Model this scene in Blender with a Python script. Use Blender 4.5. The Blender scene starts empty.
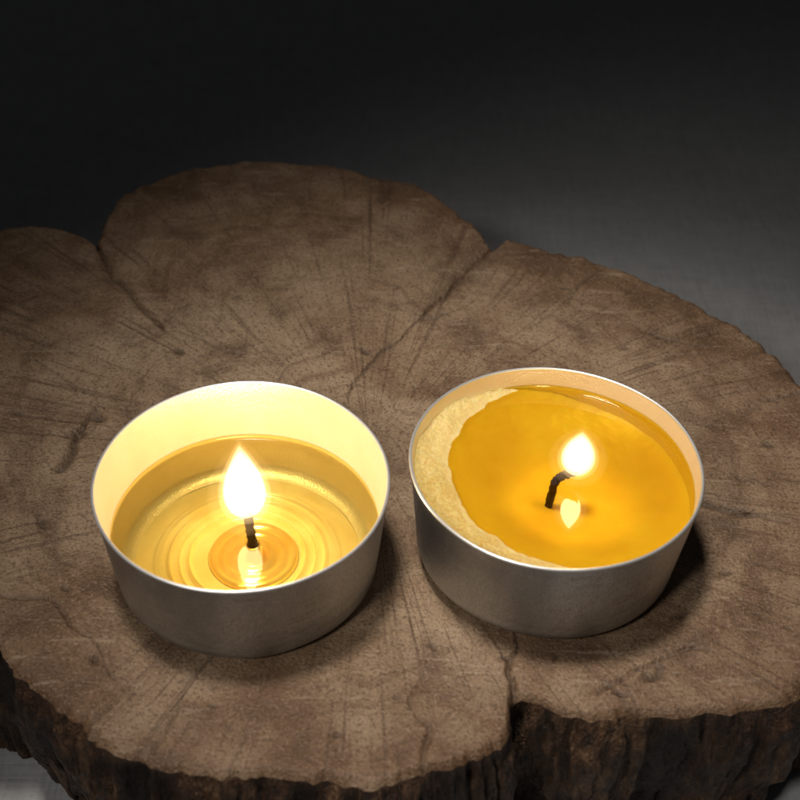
import bpy, math, random
import numpy as np
from mathutils import Vector, noise
random.seed(4)
CM=0.01
C=bpy.context.scene.collection
# ---------------------------------------------------------------- camera
LENS=70.0; DIST=21.0; PITCH=math.radians(42)
F=800*LENS/36
cam=bpy.data.cameras.new('camera'); co=bpy.data.objects.new('camera',cam); C.objects.link(co)
cam.lens=LENS; cam.sensor_width=36; cam.clip_start=0.005; cam.clip_end=20
CAM=Vector((0,-DIST*math.cos(PITCH),DIST*math.sin(PITCH)))
co.location=CAM*CM; co.rotation_euler=(math.pi/2-PITCH,0,0)
cam.dof.use_dof=True; cam.dof.focus_distance=0.197; cam.dof.aperture_fstop=40
bpy.context.scene.camera=co
def at(x,y,z=0.0):          # point of the real surface at height z (cm) seen at photo pixel
    a=math.pi/2-PITCH
    dx=(x-400)/F; dy=(400-y)/F
    d=Vector((dx,dy*math.cos(a)+math.sin(a),dy*math.sin(a)-math.cos(a)))
    t=(z-CAM.z)/d.z
    return CAM+d*t
# ---------------------------------------------------------------- helpers
def mesh_obj(name,V,Fc,mat,parent=None,smooth=True,loc=None):
    me=bpy.data.meshes.new(name); me.from_pydata([tuple(v) for v in V],[],Fc); me.update()
    if smooth: me.polygons.foreach_set('use_smooth',[True]*len(me.polygons))
    for m in (mat if isinstance(mat,list) else [mat]): me.materials.append(m)
    o=bpy.data.objects.new(name,me); C.objects.link(o)
    if parent: o.parent=parent
    if loc: o.location=loc
    return o
def lathe(name,prof,mat,parent,seg=192,wob=0.0,seed=0,cap0=False,cap1=False,center=(0,0,0),lean=(0,0)):
    V=[];Fc=[]
    for r,z in prof:
        for i in range(seg):
            a=2*math.pi*i/seg
            rr=r
            if wob: rr=r*(1+wob*noise.noise(Vector((math.cos(a)*1.6+seed,math.sin(a)*1.6,z*0.9))))
            k=z
            V.append(((rr*math.cos(a)+center[0]+lean[0]*k*k)*CM,(rr*math.sin(a)+center[1]+lean[1]*k*k)*CM,(z+center[2])*CM))
    n=len(prof)
    for j in range(n-1):
        for i in range(seg):
            b=(i+1)%seg
            Fc.append((j*seg+i,j*seg+b,(j+1)*seg+b,(j+1)*seg+i))
    if cap0: Fc.append(tuple(range(seg))[::-1])
    if cap1: Fc.append(tuple((n-1)*seg+i for i in range(seg)))
    return mesh_obj(name,V,Fc,mat,parent)
def tube(name,pts,rads,mat,parent,seg=14,bump=0.0):
    V=[];Fc=[]
    P=[Vector(p) for p in pts]
    for j,p in enumerate(P):
        t=(P[min(j+1,len(P)-1)]-P[max(j-1,0)]).normalized()
        u=t.cross(Vector((0,1,0.01))).normalized(); v=t.cross(u)
        for i in range(seg):
            a=2*math.pi*i/seg + j*0.35
            r=rads[j]*(1+bump*(noise.noise(Vector((i*1.3,j*0.9,3))))+ (0.10*math.cos(3*a) if bump else 0))
            q=p+(u*math.cos(a)+v*math.sin(a))*r
            V.append(q*CM)
    for j in range(len(P)-1):
        for i in range(seg):
            b=(i+1)%seg
            Fc.append((j*seg+i,j*seg+b,(j+1)*seg+b,(j+1)*seg+i))
    Fc.append(tuple(range(seg))[::-1]); Fc.append(tuple((len(P)-1)*seg+i for i in range(seg)))
    return mesh_obj(name,V,Fc,mat,parent)
def catmull(pts,n,closed=False):
    out=[];m=len(pts)
    segs=m if closed else m-1
    for k in range(segs):
        g=lambda i:(pts[i%m] if closed else pts[max(0,min(m-1,i))])
        p0,p1,p2,p3=[np.array(g(k+d),float) for d in(-1,0,1,2)]
        for s in range(n):
            t=s/n
            out.append(0.5*((2*p1)+(-p0+p2)*t+(2*p0-5*p1+4*p2-p3)*t*t+(-p0+3*p1-3*p2+p3)*t**3))
    if not closed: out.append(np.array(pts[-1],float))
    return out
class NT:
    def __init__(s,name):
        s.m=bpy.data.materials.new(name); s.m.use_nodes=True; s.t=s.m.node_tree; s.t.nodes.clear()
        s.out=s.n('ShaderNodeOutputMaterial')
    def n(s,t,**k):
        x=s.t.nodes.new(t)
        for a,b in k.items():
            if a in('ins',): continue
            setattr(x,a,b)
        for a,b in k.get('ins',{}).items():
            if isinstance(b,bpy.types.NodeSocket): s.t.links.new(b,x.inputs[a])
            else: x.inputs[a].default_value=b
        return x
    def math(s,op,a,b=0.5,c=None,clamp=False):
        x=s.n('ShaderNodeMath',operation=op,use_clamp=clamp)
        for i,v in enumerate((a,b,c)):
            if v is None: continue
            if isinstance(v,bpy.types.NodeSocket): s.t.links.new(v,x.inputs[i])
            else: x.inputs[i].default_value=v
        return x.outputs[0]
    def mix(s,f,a,b,bt='MIX'):
        x=s.n('ShaderNodeMix',data_type='RGBA',blend_type=bt)
        for i,v in((0,f),(6,a),(7,b)):
            if isinstance(v,bpy.types.NodeSocket): s.t.links.new(v,x.inputs[i])
            elif i==0: x.inputs[0].default_value=v
            else: x.inputs[i].default_value=(*v,1)
        return x.outputs[2]
    def ramp(s,f,stops):
        x=s.n('ShaderNodeValToRGB'); s.t.links.new(f,x.inputs[0]); e=x.color_ramp.elements
        while len(e)<len(stops): e.new(0.5)
        for i,(p,c) in enumerate(stops):
            e[i].position=p; e[i].color=(*c,1) if len(c)==3 else c
        return x.outputs[0]
    def noise(s,vec,scale,detail=4,rough=0.55,dist=0):
        x=s.n('ShaderNodeTexNoise',ins={'Vector':vec,'Scale':scale,'Detail':detail,'Roughness':rough,'Distortion':dist}); return x.outputs[0]
    def coords(s,sc=(100,100,100),rot=(0,0,0)):
        tc=s.n('ShaderNodeTexCoord'); return s.n('ShaderNodeMapping',ins={'Vector':tc.outputs['Object'],'Scale':sc,'Rotation':rot}).outputs[0]
    def surf(s,x): s.t.links.new(x,s.out.inputs['Surface'])
    def link(s,a,b): s.t.links.new(a,b)
def v3(x): return (x,x,x)
# ---------------------------------------------------------------- materials
def mat_wood():
    n=NT('sawn_wood'); v=n.coords()
    pol=n.n('ShaderNodeAttribute',attribute_name='pol').outputs['Vector']
    ring=n.n('ShaderNodeAttribute',attribute_name='ring').outputs['Fac']
    crk=n.n('ShaderNodeAttribute',attribute_name='crack').outputs['Fac']
    big=n.noise(v,0.45,4,0.55); med=n.noise(v,1.1,8,0.64,0.25); fine=n.noise(v,26,3,0.6)
    fib=n.n('ShaderNodeMapping',ins={'Vector':pol,'Scale':(48,48,1.6)}).outputs[0]
    rays=n.noise(fib,1.0,6,0.7)
    rr=n.math('ADD',n.math('MULTIPLY',ring,1.0),n.math('MULTIPLY',big,0.22))
    rn=n.n('ShaderNodeTexNoise',noise_dimensions='1D',ins={'W':rr,'Scale':40.0,'Detail':5.0,'Roughness':0.75}).outputs[0]
    sc=n.noise(n.coords((100,900,100),(0,0,0.6)),0.9,3,0.65)
    patch=n.noise(v,0.7,3,0.5)
    c=n.ramp(big,[(0.28,(0.205,0.120,0.064)),(0.45,(0.310,0.202,0.118)),(0.6,(0.385,0.268,0.166)),(0.76,(0.235,0.140,0.076))])
    # slow darkening and reddening toward the bark
    c=n.mix(n.ramp(n.math('ADD',ring,n.math('MULTIPLY',n.math('SUBTRACT',patch,0.5),0.5)),[(0.55,v3(0)),(1.0,v3(0.72))]),c,(0.165,0.082,0.038))
    c=n.mix(n.ramp(med,[(0.50,v3(0)),(0.70,v3(0.5))]),c,(0.48,0.345,0.222))
    c=n.mix(n.ramp(med,[(0.32,v3(0.85)),(0.50,v3(0))]),c,(0.105,0.054,0.027))
    mk=n.math('MULTIPLY',n.ramp(rn,[(0.36,v3(1)),(0.50,v3(0))]),n.ramp(patch,[(0.40,v3(0.15)),(0.60,v3(0.5))]))
    c=n.mix(mk,c,(0.13,0.068,0.035))
    mk=n.math('MULTIPLY',n.ramp(rays,[(0.37,v3(1)),(0.46,v3(0))]),n.ramp(patch,[(0.40,v3(0.8)),(0.60,v3(0.35))]))
    c=n.mix(mk,c,(0.095,0.050,0.026))
    c=n.mix(n.ramp(sc,[(0.60,v3(0)),(0.68,v3(0.35))]),c,(0.50,0.38,0.26))
    c=n.mix(n.ramp(fine,[(0.36,v3(0.65)),(0.46,v3(0))]),c,(0.085,0.046,0.025))
    c=n.mix(n.ramp(fine,[(0.58,v3(0)),(0.66,v3(0.3))]),c,(0.55,0.42,0.29))
    c=n.mix(n.math('MULTIPLY',crk,0.95,clamp=True),c,(0.028,0.015,0.009))
    h=n.math('ADD',n.math('MULTIPLY',fine,0.5),n.math('MULTIPLY',rays,0.25))
    h=n.math('ADD',h,n.math('MULTIPLY',med,0.8))
    b=n.n('ShaderNodeBump',ins={'Height':h,'Strength':1.0,'Distance':0.0005})
    p=n.n('ShaderNodeBsdfPrincipled',ins={'Base Color':c,'Roughness':n.ramp(med,[(0.3,v3(0.36)),(0.7,v3(0.55))]),'Normal':b.outputs[0],'Specular IOR Level':0.45})
    n.surf(p.outputs[0]); return n.m
def mat_bark():
    n=NT('bark'); v=n.coords()
    vs=n.coords((100,100,28))
    a=n.noise(vs,1.6,6,0.65,0.5); f=n.noise(vs,9,5,0.7); g=n.noise(v,24,3,0.7)
    hgt=n.n('ShaderNodeAttribute',attribute_name='ridge').outputs['Fac']
    c=n.ramp(a,[(0.3,(0.035,0.017,0.008)),(0.5,(0.10,0.046,0.021)),(0.68,(0.20,0.108,0.050))])
    c=n.mix(n.ramp(f,[(0.38,v3(0.85)),(0.55,v3(0))]),c,(0.018,0.010,0.006))
    c=n.mix(n.ramp(f,[(0.58,v3(0)),(0.70,v3(0.7))]),c,(0.38,0.23,0.12))
    c=n.mix(n.ramp(hgt,[(0.2,v3(0.9)),(0.5,v3(0))]),c,(0.012,0.007,0.004))
    h=n.math('ADD',n.math('MULTIPLY',f,1.0),n.math('MULTIPLY',g,0.4))
    b=n.n('ShaderNodeBump',ins={'Height':h,'Strength':1.0,'Distance':0.0018})
    n.surf(n.n('ShaderNodeBsdfPrincipled',ins={'Base Color':c,'Roughness':0.5,'Normal':b.outputs[0],'Specular IOR Level':0.4}).outputs[0]); return n.m
def mat_cloth():
    n=NT('grey_linen'); v=n.coords()
    wx=n.noise(n.coords((100,1400,100)),1.6,3,0.6); wy=n.noise(n.coords((1400,100,100)),1.6,3,0.6)
    h=n.math('ADD',wx,wy); nz=n.noise(v,3,4,0.7)
    c=n.mix(n.ramp(h,[(0.85,v3(0)),(1.1,v3(1))]),(0.42,0.415,0.41),(0.50,0.495,0.49)); c=n.mix(n.ramp(nz,[(0.4,v3(0.4)),(0.6,v3(0))]),c,(0.40,0.395,0.39))
    b=n.n('ShaderNodeBump',ins={'Height':h,'Strength':0.4,'Distance':0.0003})
    n.surf(n.n('ShaderNodeBsdfPrincipled',ins={'Base Color':c,'Roughness':0.9,'Normal':b.outputs[0],'Specular IOR Level':0.2}).outputs[0]); return n.m
def mat_alu():
    n=NT('aluminium'); v=n.coords()
    a=n.noise(n.coords((100,100,30)),1.0,3,0.55); g=n.noise(v,45,2,0.75); st=n.noise(n.coords((100,100,1100)),0.9,3,0.6); dn=n.noise(v,1.1,3,0.5)
    c=n.mix(n.ramp(a,[(0.35,v3(0)),(0.65,v3(1))]),(0.44,0.46,0.465),(0.78,0.80,0.80))
    c=n.mix(n.ramp(g,[(0.38,v3(0.55)),(0.56,v3(0))]),c,(0.28,0.29,0.29))
    r=n.math('ADD',n.math('MULTIPLY',st,0.18),0.22)
    h=n.math('ADD',n.math('MULTIPLY',g,1.0),st)
    h=n.math('ADD',h,n.math('MULTIPLY',dn,9.0))
    b=n.n('ShaderNodeBump',ins={'Height':h,'Strength':0.8,'Distance':0.00015})
    n.surf(n.n('ShaderNodeBsdfPrincipled',ins={'Base Color':c,'Metallic':0.92,'Roughness':r,'Normal':b.outputs[0]}).outputs[0]); return n.m
def mat_rim():
    n=NT('bright_rolled_aluminium')
    n.surf(n.n('ShaderNodeBsdfPrincipled',ins={'Base Color':(0.88,0.87,0.85,1),'Metallic':0.7,'Roughness':0.38}).outputs[0]); return n.m
def mat_alu_in():
    n=NT('aluminium_with_oil_film'); v=n.coords()
    a=n.noise(v,2.0,4,0.6); g=n.noise(v,40,2,0.7)
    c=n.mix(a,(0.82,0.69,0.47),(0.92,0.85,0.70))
    b=n.n('ShaderNodeBump',ins={'Height':n.math('ADD',g,a),'Strength':0.4,'Distance':0.00015})
    n.surf(n.n('ShaderNodeBsdfPrincipled',ins={'Base Color':c,'Metallic':0.45,'Roughness':0.34,'Normal':b.outputs[0]}).outputs[0]); return n.m
def mat_floor(name,c1,c2,ro,me):
    n=NT(name); v=n.coords()
    a=n.noise(v,1.6,4,0.6)
    c=n.mix(n.ramp(a,[(0.35,v3(0)),(0.65,v3(1))]),c1,c2)
    n.surf(n.n('ShaderNodeBsdfPrincipled',ins={'Base Color':c,'Metallic':me,'Roughness':ro}).outputs[0]); return n.m
def mat_liquid(name,tint,g=0.5,ior=1.45):
    n=NT(name); v=n.coords()
    h=n.noise(v,1.1,2,0.4)
    b=n.n('ShaderNodeBump',ins={'Height':h,'Strength':0.3,'Distance':0.0005})
    fr=n.n('ShaderNodeFresnel',ins={'IOR':ior,'Normal':b.outputs[0]})
    tr=n.n('ShaderNodeBsdfTransparent',ins={'Color':(*tint,1)})
    gl=n.n('ShaderNodeBsdfGlossy',ins={'Color':(g,g*0.95,g*0.8,1),'Roughness':0.06,'Normal':b.outputs[0]})
    mx=n.n('ShaderNodeMixShader',ins={0:fr.outputs[0],1:tr.outputs[0],2:gl.outputs[0]})
    n.surf(mx.outputs[0]); return n.m
def mat_wax():
    n=NT('butter_wax'); v=n.coords()
    gr=n.n('ShaderNodeAttribute',attribute_name='grain').outputs['Fac']
    dp=n.n('ShaderNodeAttribute',attribute_name='depth').outputs['Fac']
    a=n.noise(v,6,5,0.7); g=n.noise(v,26,3,0.7); sw=n.noise(v,0.9,3,0.5)
    c=n.mix(n.ramp(a,[(0.35,v3(0)),(0.65,v3(1))]),(0.84,0.59,0.17),(0.93,0.75,0.29))
    c=n.mix(n.ramp(g,[(0.40,v3(0.65)),(0.55,v3(0))]),c,(0.70,0.41,0.08))
    base=n.mix(n.ramp(sw,[(0.35,v3(0)),(0.65,v3(1))]),(0.78,0.57,0.28),(0.95,0.78,0.40))
    base=n.mix(dp,(0.93,0.76,0.36),base)
    c=n.mix(gr,base,c)
    h=n.math('MULTIPLY',gr,n.math('ADD',a,n.math('MULTIPLY',g,1.0)))
    b=n.n('ShaderNodeBump',ins={'Height':h,'Strength':0.9,'Distance':0.00045})
    n.surf(n.n('ShaderNodeBsdfPrincipled',ins={'Base Color':c,'Roughness':0.4,'Normal':b.outputs[0],'Specular IOR Level':0.4,'Subsurface Weight':0.5,'Subsurface Radius':(1,0.6,0.2),'Subsurface Scale':0.0015}).outputs[0]); return n.m
def mat_wick():
    n=NT('charred_wick'); v=n.coords()
    g=n.noise(v,40,4,0.7)
    c=n.mix(g,(0.010,0.007,0.006),(0.09,0.045,0.025))
    b=n.n('ShaderNodeBump',ins={'Height':g,'Strength':1.0,'Distance':0.0003})
    n.surf(n.n('ShaderNodeBsdfPrincipled',ins={'Base Color':c,'Roughness':0.8,'Normal':b.outputs[0]}).outputs[0]); return n.m
def mat_vol(name,col,s):
    n=NT(name)
    e=n.n('ShaderNodeEmission',ins={'Color':(*col,1),'Strength':s})
    n.link(e.outputs[0],n.out.inputs['Volume']); return n.m
def mat_em(name,col,s):
    n=NT(name); n.surf(n.n('ShaderNodeEmission',ins={'Color':(*col,1),'Strength':s}).outputs[0]); return n.m
W,BK,CL,AL,AI,RIM=mat_wood(),mat_bark(),mat_cloth(),mat_alu(),mat_alu_in(),mat_rim()
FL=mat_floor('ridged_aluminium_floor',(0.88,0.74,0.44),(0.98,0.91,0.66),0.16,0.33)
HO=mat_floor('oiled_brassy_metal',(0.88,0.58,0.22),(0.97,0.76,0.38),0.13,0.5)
OIL=mat_liquid('clear_yellow_oil',(0.995,0.90,0.50),0.24); AMB=mat_liquid('amber_melted_butter_oil',(0.955,0.795,0.20),0.75)
WAX,WICK=mat_wax(),mat_wick()
COREL=mat_em('flame_core_tall',(1,0.72,0.42),80); CORER=mat_em('flame_core_small',(1,0.75,0.40),36)
BODY=mat_vol('flame_body',(1,0.82,0.50),560); MID=mat_vol('flame_veil',(1,0.70,0.32),120); HALO=mat_vol('flame_halo',(1,0.64,0.26),20)
# ---------------------------------------------------------------- tablecloth
TH=2.6
N=260; S=80.0
g=np.linspace(-1,1,N); V=[];Fc=[]
for yy in g:
    for xx in g:
        X=xx*S/2*(0.35+0.65*abs(xx)); Y=yy*S/2*(0.35+0.65*abs(yy))+4
        z=-TH-0.12+0.16*noise.fractal(Vector((X*0.12+3,Y*0.2,0)),1.0,2.0,3)
        V.append((X*CM,Y*CM,min(z,-TH-0.01)*CM))
for j in range(N-1):
    for i in range(N-1):
        a=j*N+i; Fc.append((a,a+1,a+N+1,a+N))
o=mesh_obj('tablecloth',V,Fc,CL); o['kind']='structure'
# ---------------------------------------------------------------- wood slab
outline_px=[(0,229),(45,226),(78,234),(97,249),(101,222),(122,192),(165,172),(240,162),(330,164),(410,180),(455,206),(482,232),(495,243),(514,239),
 (570,250),(640,272),(700,300),(745,332),(792,370),(845,430),(880,500),(885,570),(850,640),(800,688),(740,708),(670,716),(590,712),(540,703),(516,700),
 (504,730),(478,756),(420,772),(330,779),(230,776),(150,762),(95,738),(60,712),(30,678),(-5,650),(-70,610),(-120,540),(-135,440),(-110,330),(-60,258)]
op=[at(x,y)[:2] for x,y in outline_px]
NA_=28; Q=np.array(catmull(op,NA_,True)); M=len(Q)
ctr=np.array(at(370,455)[:2])
d=Q-ctr; L=np.linalg.norm(d,axis=1,keepdims=True)
rag=np.array([0.15*noise.fractal(Vector((q[0]*1.1,q[1]*1.1,7)),0.8,2.1,6)+0.04*noise.noise(Vector((q[0]*7,q[1]*7,2))) for q in Q])[:,None]
Q=Q+d/L*rag
NR=230
ts=np.linspace(0.004,1,NR)
P=ctr+ts[:,None,None]*(Q-ctr)[None]
X=P[...,0];Y=P[...,1]; T=np.repeat(ts[:,None],M,1)
wx=np.empty_like(X);wy=np.empty_like(X);z=np.empty_like(X)
for j in range(NR):
    for i in range(M):
        q=Vector((X[j,i],Y[j,i],0))
        wx[j,i]=noise.noise(q*1.8)*0.10+noise.noise(q*9)*0.02; wy[j,i]=noise.noise(q*1.8+Vector((9,9,9)))*0.10+noise.noise(q*9+Vector((5,1,2)))*0.02
        z[j,i]=0.05*noise.fractal(q*0.6,1.0,2.0,3)+0.012*noise.fractal(q*3.0,0.8,2.0,4)
def polyline(pts,w,taper=True):
    pp=[np.array(at(x,y)[:2]) for x,y in pts]
    best=np.full(X.shape,9.0); wid=np.full(X.shape,w)
    ax=X+wx; ay=Y+wy; n=len(pp)-1
    for k in range(n):
        a,b=pp[k],pp[k+1]; ab=b-a; l2=ab@ab
        t=np.clip(((ax-a[0])*ab[0]+(ay-a[1])*ab[1])/l2,0,1)
        dd=np.hypot(ax-a[0]-t*ab[0],ay-a[1]-t*ab[1])
        s=(k+t)/n; ww=w*(1-0.85*s) if taper else w*np.ones_like(s)
        m=dd/ww<best/wid
        best=np.where(m,dd,best); wid=np.where(m,ww,wid)
    return np.exp(-(best/wid)**2)
cr=np.zeros_like(X); dz=np.zeros_like(X)
for pts,w,dep,dk in [
  ([(97,249),(130,290),(165,330),(200,352)],0.04,0.05,0.5),([(103,260),(122,282),(160,325)],0.22,0.05,0.3),
  ([(495,244),(468,272),(430,310),(400,340),(385,352)],0.035,0.04,0.45),([(410,320),(440,318),(475,300)],0.03,0.03,0.35),
  ([(495,244),(468,272),(430,310)],0.28,0.04,0.3),
  ([(516,700),(508,670),(515,640),(500,615)],0.05,0.08,0.6),
  ([(60,470),(75,440),(88,415),(98,400)],0.06,0.08,0.75),([(40,360),(90,395),(110,410)],0.022,0.03,0.4),
  ([(180,330),(240,355),(330,352),(380,360)],0.02,0.025,0.35),([(390,345),(355,380),(350,400)],0.035,0.05,0.55),
  ([(800,395),(765,400),(735,425)],0.035,0.06,0.6),([(700,505),(735,512),(790,520)],0.05,0.06,0.7),
  ([(600,690),(640,668),(690,650),(740,655)],0.03,0.04,0.5),([(640,330),(690,345),(720,352)],0.025,0.03,0.4),
  ([(5,590),(40,600),(90,640),(130,700)],0.03,0.04,0.5),
  ([(250,180),(275,230),(310,300),(330,345)],0.018,0.01,0.3),
  ([(600,270),(540,320),(480,360),(440,385)],0.022,0.02,0.45),([(720,330),(640,360),(560,372)],0.018,0.02,0.35),
  ([(0,330),(60,350),(130,375),(180,390)],0.02,0.02,0.4),
  ([(150,750),(185,700),(205,655)],0.024,0.03,0.45),([(640,712),(620,670),(600,640)],0.02,0.02,0.4),
  ([(420,770),(430,730),(410,700),(420,675)],0.035,0.05,0.5)]:
    c_=polyline(pts,w); cr=np.maximum(cr,c_*dk); dz-=c_*dep
for (px_,py_,r,dep) in [(82,432,0.16,0.10),(98,412,0.12,0.1),(60,590,0.10,0.08),(175,352,0.09,0.05),(745,515,0.10,0.07),(95,665,0.07,0.06),(560,660,0.08,0.04),(40,520,0.07,0.05),(660,670,0.12,0.07),(365,350,0.1,0.05),(505,655,0.09,0.07),(330,735,0.08,0.05),
   (30,300,0.05,0.04),(230,330,0.05,0.04),(620,350,0.06,0.05),(570,290,0.05,0.04),(300,300,0.05,0.04),(130,690,0.05,0.05),(620,690,0.06,0.05),(730,570,0.06,0.05),
   (430,650,0.05,0.04),(395,700,0.05,0.04),(210,700,0.05,0.04),(680,620,0.05,0.04),(770,450,0.06,0.05),(20,410,0.06,0.05),(390,290,0.04,0.03),(200,290,0.04,0.03)]:
    a=at(px_,py_); dd=np.hypot(X+wx*2.2-a[0],(Y+wy*2.2-a[1])*1.5); c_=np.exp(-(dd/r)**3); cr=np.maximum(cr,c_*0.7); dz-=c_*dep*0.7
z+=dz
edge=np.clip((T-0.975)/0.025,0,1); z-=0.10*edge**2.0
def flatten(cx,cy,r):
    global z
    dd=np.hypot(X-cx,Y-cy); k=np.clip((dd-r)/0.5,0,1); z=np.where(k<1,z*k+np.minimum(z*(1-k)*0.2,0),z)
HC=1.42; RT=1.70; TA=0.13
LC=at(240,479,HC); RC=at(552,464,HC)
flatten(LC.x,LC.y,1.55); flatten(RC.x,RC.y,1.55)
z=np.minimum(z,0.06)
V=np.stack([X,Y,z],-1).reshape(-1,3)*CM
idx=np.arange(NR*M).reshape(NR,M); nx=np.roll(idx,-1,1)
Fq=np.stack([idx[:-1],idx[1:],nx[1:],nx[:-1]],-1).reshape(-1,4)
slab=bpy.data.objects.new('wood_slice',None); C.objects.link(slab); slab.location=(0,0,0)
slab['label']='thick lobed brown slice of tree trunk with cracked sawn face, both candles on it'; slab['category']='wood slice'
cf=mesh_obj('cut_face',V.tolist(),Fq.tolist()+[tuple(int(k) for k in idx[0])],W,slab)
def attr(o,name,typ,data):
    a=o.data.attributes.new(name,typ,'POINT')
    a.data.foreach_set('vector' if typ=='FLOAT_VECTOR' else 'value',np.asarray(data,dtype=np.float32).ravel())
ang=np.arctan2(Y-ctr[1],X-ctr[0])
attr(cf,'ring','FLOAT',T); attr(cf,'crack','FLOAT',cr)
attr(cf,'pol','FLOAT_VECTOR',np.stack([np.cos(ang),np.sin(ang),T],-1))
if cf.data.polygons[1000].normal.z<0: cf.data.flip_normals()
dQ=np.roll(Q,-3,0)-np.roll(Q,3,0); dQ/=np.linalg.norm(dQ,axis=1,keepdims=True)
area=np.sum(Q[:,0]*np.roll(Q[:,1],-1)-np.roll(Q[:,0],-1)*Q[:,1]); sg=1 if area>0 else -1
Nn=np.stack([dQ[:,1],-dQ[:,0]],-1)*sg
NB=90; V=[];rid=[]
for j in range(NB):
    s=j/(NB-1); zz=z[-1]*(1-s)+(-TH)*s
    for i in range(M):
        q=Vector((Q[i,0]*1.0,Q[i,1]*1.0,0))
        r1=noise.ridged_multi_fractal(Vector((q.x*1.5,q.y*1.5,s*0.8+1)),0.9,2.1,5,1.0,2.0)/2.6
        r2=noise.fractal(Vector((q.x*5,q.y*5,s*3)),0.8,2.1,4)
        k=min(1,s/0.10)
        off=k*(0.34*(r1-0.45)+0.07*r2)+0.13*math.sin(min(1,s*1.4)*math.pi)*0.9-0.22*s*s
        V.append(((Q[i,0]+Nn[i,0]*off)*CM,(Q[i,1]+Nn[i,1]*off)*CM,(zz[i]+0.02*r2*k*(1-s))*CM)); rid.append(r1*k+0.5*(1-k))
idx=np.arange(NB*M).reshape(NB,M); nx=np.roll(idx,-1,1)
Fq=np.stack([idx[:-1],nx[:-1],nx[1:],idx[1:]],-1).reshape(-1,4)
if sg>0: Fq=Fq[:,::-1]
bk=mesh_obj('bark',V,Fq.tolist(),BK,slab); attr(bk,'ridge','FLOAT',rid)
# ---------------------------------------------------------------- cups
RC_=0.20
def wall_r(zv):
    return RT-0.03-TA*(1-(zv-RC_)/(HC-0.03-RC_))
def cup(parent,seed,ridges):
    H=HC; Rb=RT-TA; rc=RC_
    prof=[(0.0005,0.045),(Rb-0.42,0.045),(Rb-0.32,0.005),(Rb-rc,0.0)]
    for k in range(1,9):
        a=k/8*math.pi/2; prof.append((Rb-rc+rc*math.sin(a),rc-rc*math.cos(a)))
    for k in range(1,10): s=k/9; prof.append((Rb+(RT-Rb)*s,rc+(H-0.04-rc)*s))
    lathe('shell',prof,AL,parent,wob=0.010,seed=seed)
    rp=[]
    for k in range(0,17):
        a=k/16*math.pi*2; rp.append((RT-0.006+0.020*math.cos(a),H-0.024+0.020*math.sin(a)))
    lathe('rim',rp,RIM,parent,wob=0.010,seed=seed,seg=256)
    pin=[(RT-0.022,H-0.022)]
    for k in range(1,14): s=k/13; pin.append((RT-0.03+(Rb-RT)*s,H-0.03+(rc-H+0.03)*s))
    for k in range(1,9):
        a=k/8*math.pi/2; pin.append((Rb-0.03-rc*0.9+rc*0.9*math.cos(a),rc-(rc-0.065)*math.sin(a)))
    lathe('inner_wall',pin,AI,parent,wob=0.010,seed=seed)
    r0=pin[-1][0]; pf=[]
    for k in range(0,260):
        r=r0*(1-k/259)+0.001*k/259
        zz=0.065
        if ridges:
            for rr_,w_,h_ in((1.10,0.03,0.020),(0.94,0.026,0.048),(0.82,0.020,0.032),(0.70,0.024,0.055)):
                zz+=h_*math.exp(-((r-rr_)/w_)**2)
        pf.append((r,zz))
    lathe('cup_floor',pf,FL,parent,wob=0.010 if not ridges else 0,seed=seed)
def flame(parent,base,h,w,lean,core,cw=0.55,p=0.70):
    def prof(sw,z0,z1):
        out=[];n=32
        for k in range(n+1):
            s=k/n
            r=sw*w*0.5*(math.sin(math.pi*min(1,s**p))**0.9)*(1-0.30*s)*1.15 if 0<s<1 else 0.0008
            out.append((max(r,0.0008),(z0+(z1-z0)*s)*h))
        return out
    f=lathe('flame',prof(cw,0.10,0.84),core,parent,seg=28,center=base,lean=lean)
    lathe('flame_body',prof(0.90,0.02,0.96),BODY,f,seg=40,center=base,lean=lean)
    lathe('flame_veil',prof(1.12,-0.04,1.02),MID,f,seg=40,center=base,lean=lean)
    lathe('flame_halo',prof(1.60,-0.14,1.10),HALO,f,seg=40,center=base,lean=lean)  # added glow shell wider than the flame itself, imitating bloom
    return f
def holder(parent,c,z0,mat):
    prof=[(0.54,z0),(0.54,z0+0.02),(0.50,z0+0.075),(0.46,z0+0.02),(0.42,z0+0.02),(0.38,z0+0.065),(0.34,z0+0.02),(0.28,z0+0.02),(0.24,z0+0.075),(0.20,z0+0.02),(0.17,z0+0.03),(0.13,z0+0.06),(0.105,z0+0.22),(0.085,z0+0.24),(0.07,z0+0.2)]
    lathe('wick_holder',prof,mat,parent,seg=96,center=(c[0],c[1],0))
# left candle
tl=bpy.data.objects.new('tealight',None); C.objects.link(tl); tl.location=(LC.x*CM,LC.y*CM,0.004*CM); tl.rotation_euler=(0,math.radians(0.8),0)
tl['label']='left tealight, fully melted to clear yellow oil with rings around its tall flame'; tl['category']='candle'; tl['group']='tealights on the wood slice'
cup(tl,1.0,True)
lv=0.58; ri=wall_r(lv)
def disc_prof(ri,lv): return [(ri-0.002,lv+0.055),(ri-0.012,lv+0.025),(ri-0.035,lv+0.006),(ri-0.08,lv)]+[((ri-0.08)*(1-k/30)+0.001,lv) for k in range(1,31)]
lathe('melted_oil',disc_prof(ri,lv),OIL,tl,wob=0.010,seed=1.0)
wc=(0.07,0.02)
holder(tl,wc,0.07,HO)
pts=catmull([(wc[0],wc[1],0.20),(wc[0]-0.01,wc[1],0.5),(wc[0]-0.03,wc[1],0.75),(wc[0]-0.015,wc[1]-0.01,0.95)],7)
tube('wick',pts,[0.055]*(len(pts)-3)+[0.052,0.042,0.02],WICK,tl,bump=0.5)
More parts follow.
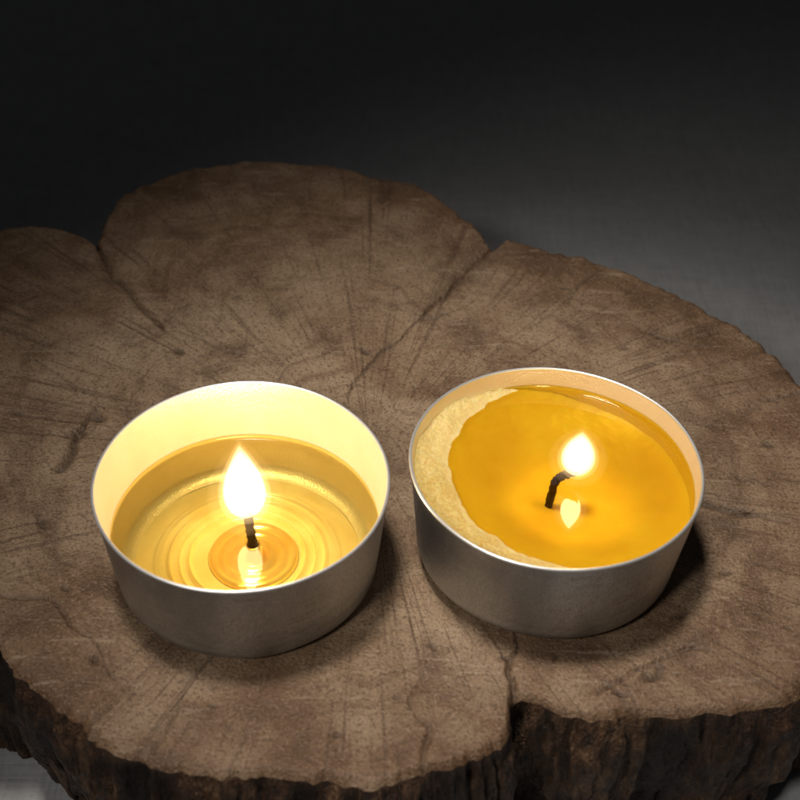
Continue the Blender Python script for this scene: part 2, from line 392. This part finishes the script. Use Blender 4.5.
flame(tl,(wc[0]-0.05,wc[1],0.80),1.20,0.54,(-0.02,0.0),COREL,p=0.64)
# right candle
tr=bpy.data.objects.new('tealight.001',None); C.objects.link(tr); tr.location=(RC.x*CM,RC.y*CM,0.03*CM); tr.rotation_euler=(math.radians(-0.8),math.radians(2.2),0)
tr['label']='right tealight, amber oil with a crescent of solid cream wax and small leaning flame'; tr['category']='candle'; tr['group']='tealights on the wood slice'
cup(tr,5.0,False)
lv=1.12; ri=wall_r(lv)
pc=(0.33,0.16); pr=1.56
V=[];Fc=[];G=[];D=[];nr,na=120,360
for j in range(nr+1):
    for i in range(na):
        a=2*math.pi*i/na; r=(ri)*j/nr
        x=r*math.cos(a);y=r*math.sin(a)
        nn=noise.fractal(Vector((x*2.2,y*2.2,4)),0.8,2.1,6)
        dd=math.hypot(x-pc[0],y-pc[1])-pr+0.042*nn+0.012*noise.noise(Vector((x*9,y*9,1)))
        if dd<0: zz=lv-0.42*(1-math.exp(dd*2.0))-0.002
        else: zz=lv-0.002+0.19*(1-math.exp(-dd*2.6))+0.05*nn*min(1,dd*5)
        zz=min(zz,HC-0.05)
        if j==nr:
            k=(wall_r(zz)+0.008)*(1+0.010*noise.noise(Vector((math.cos(a)*1.6+5.0,math.sin(a)*1.6,zz*0.9))))/r; x*=k; y*=k
            if dd>0: zz+=0.02
        lowl=max(0.6,min(1,0.85-y*0.6))
        V.append((x*CM,y*CM,zz*CM)); G.append(max(0,min(1,(dd+0.04)*7))*lowl); D.append(max(0,min(1,-dd*2)))
for j in range(nr):
    for i in range(na):
        b=(i+1)%na; Fc.append((j*na+i,(j+1)*na+i,(j+1)*na+b,j*na+b))
sw=mesh_obj('solid_wax',V,Fc,WAX,tr); attr(sw,'grain','FLOAT',G); attr(sw,'depth','FLOAT',D)
lathe('melted_oil',disc_prof(ri,lv),AMB,tr,wob=0.010,seed=5.0)
wb=(0.03,-0.06)
pts=catmull([(wb[0]-0.06,wb[1],0.74),(wb[0]-0.03,wb[1],1.10),(wb[0]+0.01,wb[1],1.20),(wb[0]+0.10,wb[1],1.28),(wb[0]+0.20,wb[1],1.34),(wb[0]+0.25,wb[1],1.47)],6)
tube('wick',pts,[0.046]*(len(pts)-3)+[0.042,0.036,0.018],WICK,tr,bump=0.6)
flame(tr,(wb[0]+0.20,wb[1],1.27),0.70,0.43,(0.02,0.0),CORER,cw=0.52,p=0.80)
# ---------------------------------------------------------------- lights
def aim(o,t): o.rotation_euler=(Vector(t)-o.location).to_track_quat('-Z','Y').to_euler()
def spot(name,loc,tgt,e,deg,soft,col):
    sp=bpy.data.lights.new(name,'SPOT'); sp.energy=e; sp.spot_size=math.radians(deg); sp.spot_blend=1.0; sp.shadow_soft_size=soft; sp.color=col
    so=bpy.data.objects.new(name,sp); C.objects.link(so); so.location=loc; aim(so,tgt)
spot('overhead_fade_spot',(-0.05,0.0,0.44),(0.012,-0.022,0),6.6,21.5,0.04,(1,0.93,0.85))  # added spot, its narrow cone aimed forward so the rear fades to dark
spot('front_fill',(-0.18,-0.28,0.32),(0.004,-0.040,0),2.4,24,0.04,(1,0.96,0.91))  # added fill brightening cup sides and front wood, no such lamp known
w=bpy.data.worlds.new('World'); bpy.context.scene.world=w; w.use_nodes=True
w.node_tree.nodes['Background'].inputs[0].default_value=(0.92,0.95,1,1); w.node_tree.nodes['Background'].inputs[1].default_value=0.014
sc=bpy.context.scene; sc.view_settings.view_transform='Standard'; sc.view_settings.look='None'; sc.view_settings.exposure=0
